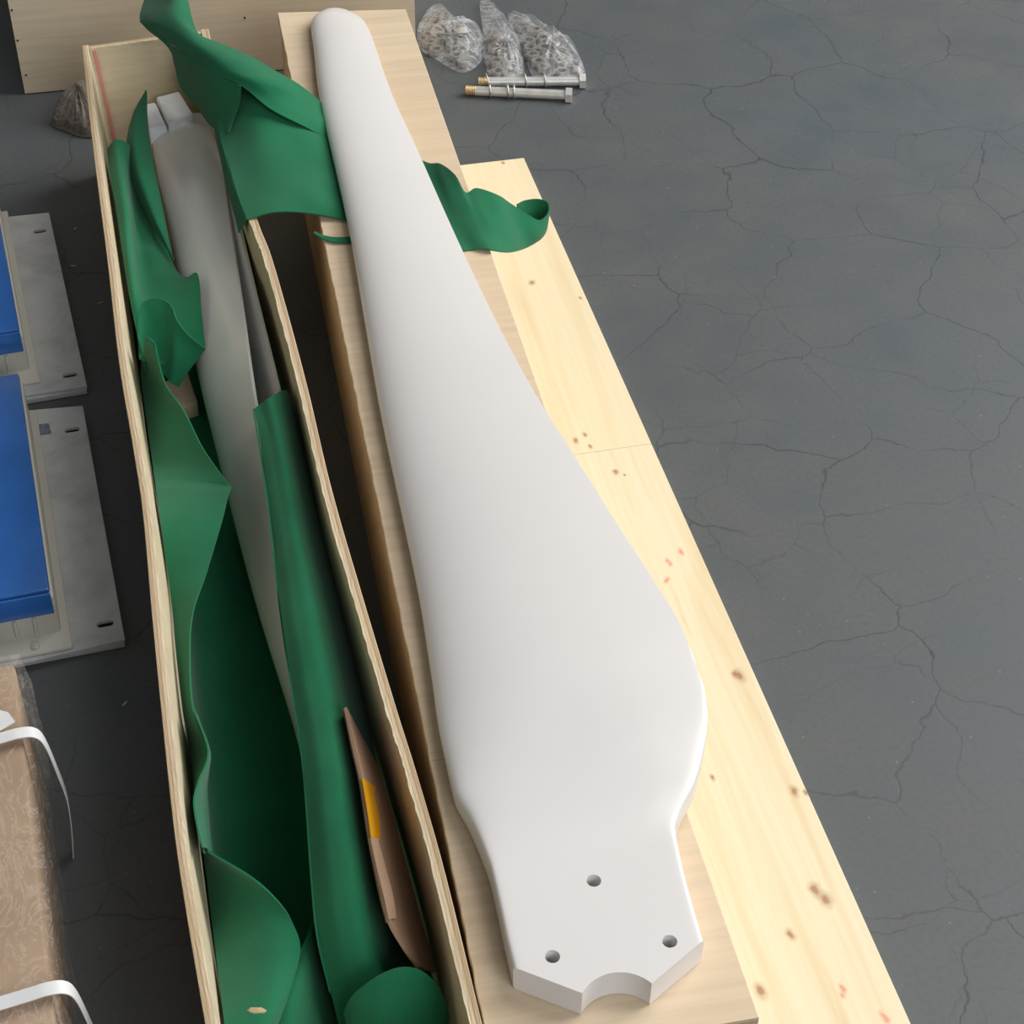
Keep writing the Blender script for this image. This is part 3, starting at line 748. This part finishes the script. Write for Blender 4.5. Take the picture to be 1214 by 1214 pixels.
# folded cardboard with yellow tape
cb = empty('folded_cardboard', (.13, 1.05, .012), 'folded brown cardboard with yellow tape wedged against the crate wall', 'cardboard')
def card(name, L, Rr, mat, n=40, th=.003, wav=.0006):
    a = spline([P(*p) for p in L], n); c = spline([P(*p) for p in Rr], n); bm = bmesh.new(); vs = []
    for i in range(n):
        vs.append([bm.verts.new(a[i].lerp(c[i], k / 6) + Vector((0, 0, noise.noise(a[i] * 30 + Vector((k, 0, 0))) * wav))) for k in range(7)])
    for i in range(n - 1):
        for k in range(6): bm.faces.new((vs[i][k], vs[i + 1][k], vs[i + 1][k + 1], vs[i][k + 1]))
    bmesh.ops.recalc_face_normals(bm, faces=bm.faces); bmesh.ops.solidify(bm, geom=bm.faces[:], thickness=th)
    return from_bm(name, bm, mat, cb, 40)
Lc_ = [(411, 838, .190), (421, 885, .190), (430, 925, .190), (440, 990, .188), (452, 1050, .186), (462, 1090, .182), (480, 1122, .170), (497, 1146, .15)]
Rc_ = [(417, 850, .165), (446, 905, .135), (462, 950, .125), (478, 1010, .118), (492, 1062, .112), (502, 1098, .108), (512, 1128, .104), (518, 1152, .10)]
card('sheet', Lc_, Rc_, M['card'])
card('inner_flap', [(p[0] - 1.5, p[1] + 3, p[2] - .004) for p in Lc_[:6]], [(p[0] - 6, p[1] + 6, p[2] - .02) for p in Rc_[:6]], M['card'], th=.0025)
card('flap', [(439, 992, .1895), (447, 1030, .189), (455, 1062, .187), (461, 1090, .184)], [(448, 994, .183), (458, 1030, .181), (466, 1060, .179), (470, 1088, .176)], M['card'], 20, .003)
card('tape_strip', [(430, 922, .192), (434, 945, .192), (438, 970, .191), (441, 993, .190)], [(454, 940, .138), (459, 960, .134), (464, 982, .131), (469, 1004, .128)], M['tape'], 20, .0012)

# ------------------------------------------------------------------ enclosures on steel plates
def enclosure(base, plate_px, zt, cov, label):
    e = empty('control_box', base, label, 'control box', 'control boxes with blue film')
    q = [P(*p, zt) for p in plate_px]     # far left, far right, near right, near left
    dl = q[0] - q[1]; dn = q[3] - q[2]
    q[0] = q[1] + dl.normalized() * .42; q[3] = q[2] + dn.normalized() * .42
    bm = bmesh.new(); bm_prism(bm, [(v.x, v.y) for v in q], zt - .004, zt)
    plate = from_bm('base_plate', bm, M['galv'], e)
    xa = (q[2] - q[1]); ln = xa.length; xa.normalize(); xi = Vector((xa.y, -xa.x, 0)); xi = xi if xi.x < 0 else -xi
    cs = []
    for s in (.045, ln - .03):
        c = q[1] + xa * s + xi * .018; a = c + xi * .005; b_ = c - xi * .005
        def mk(bb, a=a, b_=b_):
            m = []
            for k in range(9): t = -math.pi / 2 + math.pi * k / 8; m.append((b_.x - xi.x * math.cos(t) * .0045 + xa.x * math.sin(t) * .0045, b_.y - xi.y * math.cos(t) * .0045 + xa.y * math.sin(t) * .0045))
            for k in range(9): t = math.pi / 2 + math.pi * k / 8; m.append((a.x - xi.x * math.cos(t) * .0045 + xa.x * math.sin(t) * .0045, a.y - xi.y * math.cos(t) * .0045 + xa.y * math.sin(t) * .0045))
            bm_prism(bb, m, zt - .02, zt + .02)
        bb = bmesh.new(); mk(bb); cs.append(from_bm('cutter', bb, M['galv']))
    bpy.context.view_layer.update(); boolean(plate, cs)
    # local frame: s along plate (far->near), t inward from the right edge
    def W(s, t, z): v = q[1] + xa * s + xi * t; return Vector((v.x, v.y, z))
    def blk(name, s0, s1, t0, t1, z0, z1, mat, bev=.002, par=e):
        bm = bmesh.new(); bm_prism(bm, [(W(s, t, 0).x, W(s, t, 0).y) for s, t in ((s0, t0), (s1, t0), (s1, t1), (s0, t1))], z0, z1, bev)
        return from_bm(name, bm, mat, par, 40)
    # rear lip under the plate edge
    lip = blk('plate_lip', ln - .004, ln, .001, .42, zt - .012, zt - .0042, M['galv'], .0006, plate)
    s0, s1, t0 = cov
    hs = blk('housing', s0, s1, t0, .40, zt + .0005, zt + .058, M['cream'], .003)
    blk('housing_flange', s0 - .006, s1 + .028, t0 - .009, .40, zt + .0003, zt + .004, M['cream'], .001)
    fc = blk('film_cover', s0 - .006, s1 - .004, t0 + .003, .41, zt + .0585, zt + .066, M['blue'], .003)
    blk('film_lip', s1 + .0005, s1 + .004, t0 + .003, .41, zt + .036, zt + .066, M['blue'], .0012, fc)
    for k in range(7):
        t = t0 + .024 + k * .021
        blk('louvre', s1 - .002, s1 + .0035, t, t + .004, zt + .008, zt + .033, M['cream'], .0015, hs)
    p = W(s1 + .018, t0 + .03, zt + .004)
    bm = bmesh.new(); bm_cyl(bm, p, p + Vector((0, 0, .003)), .0052, .0042, 16); bm_cyl(bm, p + Vector((0, 0, .003)), p + Vector((0, 0, .0045)), .003, .0025, 6)
    from_bm('screw', bm, M['zinc'], e, 40)
    return e, plate, W
e1_, _, _ = enclosure((-.28, 2.18, 0), [(0, 258), (58, 252), (103, 458), (25, 470)], .013, (-.01, .372, .066), 'control box whose steel base plate is nearer the rear crate, blue film')
e2_, plate2, W2 = enclosure((-.28, 1.7, 0), [(28, 487), (98, 481), (148, 758), (42, 783)], .013, (.004, .40, .066), 'control box whose steel plate is beside the wrapped carton, blue film')
bm = bmesh.new(); a_ = [P(*p, .0134) for p in ((40, 504), (58, 502), (61, 514), (42, 517))]
bm_prism(bm, [(v.x, v.y) for v in a_], .0131, .0136)
from_bm('sticker', bm, m_simple('bluish_sticker', (.18, .21, .27), .5, nscale=200, namp=.4), plate2)

# ------------------------------------------------------------------ wrapped carton
KH = .185
k0 = P(23, 777, KH); k1 = P(74, 1214, KH)
kd = (k1 - k0).normalized(); ki = Vector((kd.y, -kd.x, 0)); ki = ki if ki.x < 0 else -ki
kt = empty('wrapped_carton', (k0.x - .2, 1.0, 0), 'brown carton in clear stretch wrap with two white straps', 'carton')
KL, KW = .66, .40
def KP(s, t, z): v = k0 + kd * s + ki * t; return Vector((v.x, v.y, z))
def quadbox(bm, s0, s1, t0, t1, z0, z1, bev=.004):
    bm_prism(bm, [(KP(s, t, 0).x, KP(s, t, 0).y) for s, t in ((s0, t0), (s1, t0), (s1, t1), (s0, t1))], z0, z1, bev)
bm = bmesh.new(); quadbox(bm, .006, KL, .006, KW, .002, KH - .003)
from_bm('box', bm, M['kraft'], kt, 40)
bm = bmesh.new(); ns, nt, nzz = 90, 30, 26
prof = [(0, z / nzz * KH) for z in range(nzz + 1)] + [(t / nt * KW, KH) for t in range(1, nt + 1)]
vs = []
for i in range(ns + 1):
    s = i / ns * KL; r = []
    for (t, z) in prof:
        p = KP(s, t, z)
        e_ = noise.noise(p * 22) * .004 + noise.noise(p * 60) * .002
        bulge = .006 * math.sin(math.pi * min(1, z / KH)) * (.6 + .6 * noise.noise(Vector((s * 9, 0, 3)))) if t == 0 else 0
        p = p - ki * (max(0, bulge) + .002 + e_ * .6 if t < .01 else 0) + Vector((0, 0, (.0035 + e_ * .7) if z >= KH - .001 else 0))
        if z < .006: p.z = .0015 + abs(e_) * .1
        r.append(bm.verts.new(p))
    vs.append(r)
for i in range(ns):
    for j in range(len(prof) - 1): bm.faces.new((vs[i][j], vs[i + 1][j], vs[i + 1][j + 1], vs[i][j + 1]))
far = [vs[0][j] for j in range(len(prof))]
fl = [bm.verts.new(KP(-.002, KW, .0015))]
bm.faces.new(far + fl)
from_bm('stretch_wrap', bm, M['wrap'], kt, 60)
def strap(px, py):
    q = P(px, py, KH + .008); s = (q - k0).dot(kd); bm = bmesh.new(); hw = .0065
    path = [(KW, KH + .009), (.25, KH + .008), (.10, KH + .0078), (.03, KH + .0085), (.008, KH + .009), (-.006, KH + .004), (-.013, KH - .012), (-.018, .13), (-.021, .09), (-.019, .05), (-.014, .004)]
    pts = spline([Vector((a, b, 0)) for a, b in path], 60); rows = []
    for p in pts: rows.append([bm.verts.new(KP(s + d + p.x * .08, p.x, p.y)) for d in (-hw, 0, hw)])
    for i in range(59):
        for j in range(2): bm.faces.new((rows[i][j], rows[i + 1][j], rows[i + 1][j + 1], rows[i][j + 1]))
    bmesh.ops.recalc_face_normals(bm, faces=bm.faces); bmesh.ops.solidify(bm, geom=bm.faces[:], thickness=.0009)
    from_bm('strap', bm, M['strap'], kt, 60)
    return s
strap(38, 866); strap(66, 1170)
bm = bmesh.new(); q = [P(*p, KH + .011) for p in ((-14, 838), (10, 845), (18, 856), (0, 866), (-14, 866))]
bm_prism(bm, [(v.x, v.y) for v in q], KH + .0105, KH + .0115)
from_bm('strap_end', bm, M['strap'], kt)

# ------------------------------------------------------------------ bolts and bags of hardware
def bolt(a, b, label, rings):
    a = P(*a, .0088); b = P(*b, .0088); d = (b - a); L_ = d.length; d.normalize()
    e = empty('hex_bolt', (a.x, a.y, 0), label, 'bolt', 'long loose bolts')
    bm = bmesh.new(); bm_cyl(bm, a + d * .016, b - d * .009,   .0076, n=20); from_bm('shank', bm, M['zinc'], e, 40)
    bm = bmesh.new(); bm_cyl(bm, a, a + d * .017, .0074, n=16)
    for k in range(7): bm_torus(bm, a + d * (.001 + k * .0024), d, .0072, .0008, 16, 6)
    from_bm('thread', bm, M['brass'], e, 40)
    bm = bmesh.new(); bm_cyl(bm, b - d * .010, b, .0132, n=6); from_bm('head', bm, M['zinc'], e, 20)
    for t, lean in rings:
        bm = bmesh.new(); ax = (d + Vector((lean, lean * .5, .1))).normalized(); bm_torus(bm, a + d * (L_ * t) + Vector((0, 0, .0022)), ax, .0106, .0014)
        from_bm('washer', bm, M['nut'], e, 60)
bolt((552, 107), (678, 113), 'long hex bolt with three rings, farther from the bags', [(.23, .25), (.40, .2), (.46, .05)])
bolt((567, 97), (694, 96), 'long hex bolt with three rings touching the hardware bags', [(.08, .35), (.44, .2), (.62, .1)])

def nut_mesh():
    bm = bmesh.new(); n = 6; ro, ri, h = .0122, .0066, .0095
    o_ = []; 
    for z in (0, h):
        o_.append(([bm.verts.new((ro * math.cos(2 * math.pi * k / 12) * (1 if k % 2 == 0 else .866), ro * math.sin(2 * math.pi * k / 12) * (1 if k % 2 == 0 else .866), z)) for k in range(12)],
                   [bm.verts.new((ri * math.cos(2 * math.pi * k / 12), ri * math.sin(2 * math.pi * k / 12), z)) for k in range(12)]))
    for k in range(12):
        j = (k + 1) % 12
        bm.faces.new((o_[0][0][k], o_[0][0][j], o_[1][0][j], o_[1][0][k])); bm.faces.new((o_[0][1][j], o_[0][1][k], o_[1][1][k], o_[1][1][j]))
        bm.faces.new((o_[1][0][k], o_[1][0][j], o_[1][1][j], o_[1][1][k])); bm.faces.new((o_[0][0][j], o_[0][0][k], o_[0][1][k], o_[0][1][j]))
    bmesh.ops.recalc_face_normals(bm, faces=bm.faces)
    me = bpy.data.meshes.new('hex_nut'); bm.to_mesh(me); bm.free(); me.materials.append(M['nut']); return me
NUT = nut_mesh()
def bag(outline, hmax, label, c_px, nutn, nut_label, seed, zo=.012, spread=.72, neck=None, name='hardware_bag', mat=None):
    o2 = [P(*p, zo) for p in outline]; c = P(*c_px, zo)
    n = 72; L_ = len(o2); cl = []
    for i in range(n):
        s = i / n * L_; k = int(s); t = s - k
        cl.append(crom(o2[(k - 1) % L_], o2[k % L_], o2[(k + 1) % L_], o2[(k + 2) % L_], t))
    bm = bmesh.new(); R_ = 16; rows = []; lows = []
    for r in range(1, R_ + 1):
        f = r / R_; row = []; low = []
        for i in range(n):
            p = c.lerp(cl[i], f)
            far_ = (cl[i] - c).length / max((q - c).length for q in cl)
            h_ = hmax * (1 - f ** 2.4) ** .6 * (1 - .35 * far_ * f)
            ang = i / n * 2 * math.pi
            wr = (noise.noise(Vector((p.x * 34, p.y * 34, seed))) * .005 + noise.noise(Vector((math.cos(ang) * 5, math.sin(ang) * 5, f * 1.5 + seed))) * .008) * (1 - f ** 6)
            row.append(bm.verts.new((p.x, p.y, max(.0022, .002 + h_ + wr)))); low.append(bm.verts.new((p.x, p.y, .0006)) if r < R_ else None)
        rows.append(row); lows.append(low)
    lows[-1] = rows[-1]
    for rr in range(R_ - 1):
        for i in range(n):
            j = (i + 1) % n
            bm.faces.new((rows[rr][i], rows[rr + 1][i], rows[rr + 1][j], rows[rr][j]))
            bm.faces.new((lows[rr][j], lows[rr + 1][j], lows[rr + 1][i], lows[rr][i]))
    ct = bm.verts.new((c.x, c.y, .002 + hmax)); cb_ = bm.verts.new((c.x, c.y, .0006))
    for i in range(n):
        j = (i + 1) % n; bm.faces.new((ct, rows[0][i], rows[0][j])); bm.faces.new((cb_, lows[0][j], lows[0][i]))
    o = from_bm(name, bm, mat or M['bag'], None, 70, base=(c.x, c.y, 0)); tag(o, label, 'bag', 'bags of hardware')
    rn = random.Random(seed); spots_ = []
    tries = 0
    while len(spots_) < nutn and tries < 4000:
        tries += 1; i = rn.randrange(n); f = math.sqrt(rn.random()) * spread
        p = c.lerp(cl[i], f); lvl = rn.choice((0, 0, 1)) if f < .45 else 0
        z = .0013 + lvl * .0135
        if z + .012 > hmax * (1 - f ** 2.4) ** .6: continue
        if all((Vector((p.x, p.y, z)) - s_).length > .0205 for s_ in spots_):
            spots_.append(Vector((p.x, p.y, z)))
    for s_ in spots_:
        nu_ = bpy.data.objects.new('hex_nut', NUT); COL.objects.link(nu_); nu_.location = s_
        if s_.z > .01: nu_.rotation_euler = (rn.uniform(-.5, .5), rn.uniform(-.5, .5), rn.uniform(0, 6)); nu_.location.z += .003
        else: nu_.rotation_euler = (0, 0, rn.uniform(0, 6))
        tag(nu_, nut_label, 'nut', nut_label)
    return o
bag([(515, 1), (537, 20), (559, 28), (573, 36), (573, 62), (549, 80), (515, 63), (497, 50), (496, 24)], .045, 'clear bag of nuts beside the rear crate corner', (536, 48), 16, 'hex nut inside the clear bag beside the rear crate corner', 11)
bag([(569, -4), (584, 0), (607, 30), (620, 64), (620, 86), (602, 97), (584, 93), (575, 68), (573, 35)], .045, 'tall clear bag with twisted neck between two other hardware bags', (598, 66), 10, 'hex nut inside the middle clear bag with twisted neck', 23)
bag([(602, 14), (616, 12), (640, 26), (664, 40), (682, 57), (694, 79), (690, 92), (650, 94), (632, 84), (622, 62)], .045, 'clear bag of nuts lying over the bolt heads', (655, 66), 16, 'hex nut inside the clear bag lying over the bolt heads', 37)
bag([(98, 106), (112, 106), (120, 124), (118, 152), (98, 156), (80, 150), (60, 140), (78, 122)], .05, 'brownish bag of hardware half hidden behind the open crate', (96, 128), 8, 'hex nut inside the brownish bag behind the open crate', 51, mat=m_film('brownish_polythene', .5, 25, (.22, .19, .165), .6))  # darker, half-opaque brownish film

# ------------------------------------------------------------------ wood chips and crumbs
def chip(p, r, label, rz=0.0):
    bm = bmesh.new(); b = bmesh.new(); bmesh.ops.create_icosphere(b, subdivisions=1, radius=r)
    for v in b.verts: v.co = Vector((v.co.x * 2.2, v.co.y * .7, v.co.z * .4)) + Vector((random.uniform(-1, 1), random.uniform(-1, 1), 0)) * r * .15
    merge(bm, b, Matrix.Translation(p) @ Matrix.Rotation(rz, 4, 'Z'))
    tag(from_bm('wood_chip', bm, M['chip'], None, base=p), label, 'wood chip', label)
for q in ((89, 271), (119, 359), (87, 315), (148, 834)): chip(P(*q, .0008), .0022, 'tiny wood crumb on the dark floor left of the open crate', random.uniform(0, 3))
chip(P(305, 1198, .1995), .004, 'pale wood splinter on the folded green felt near left wall', -.3)
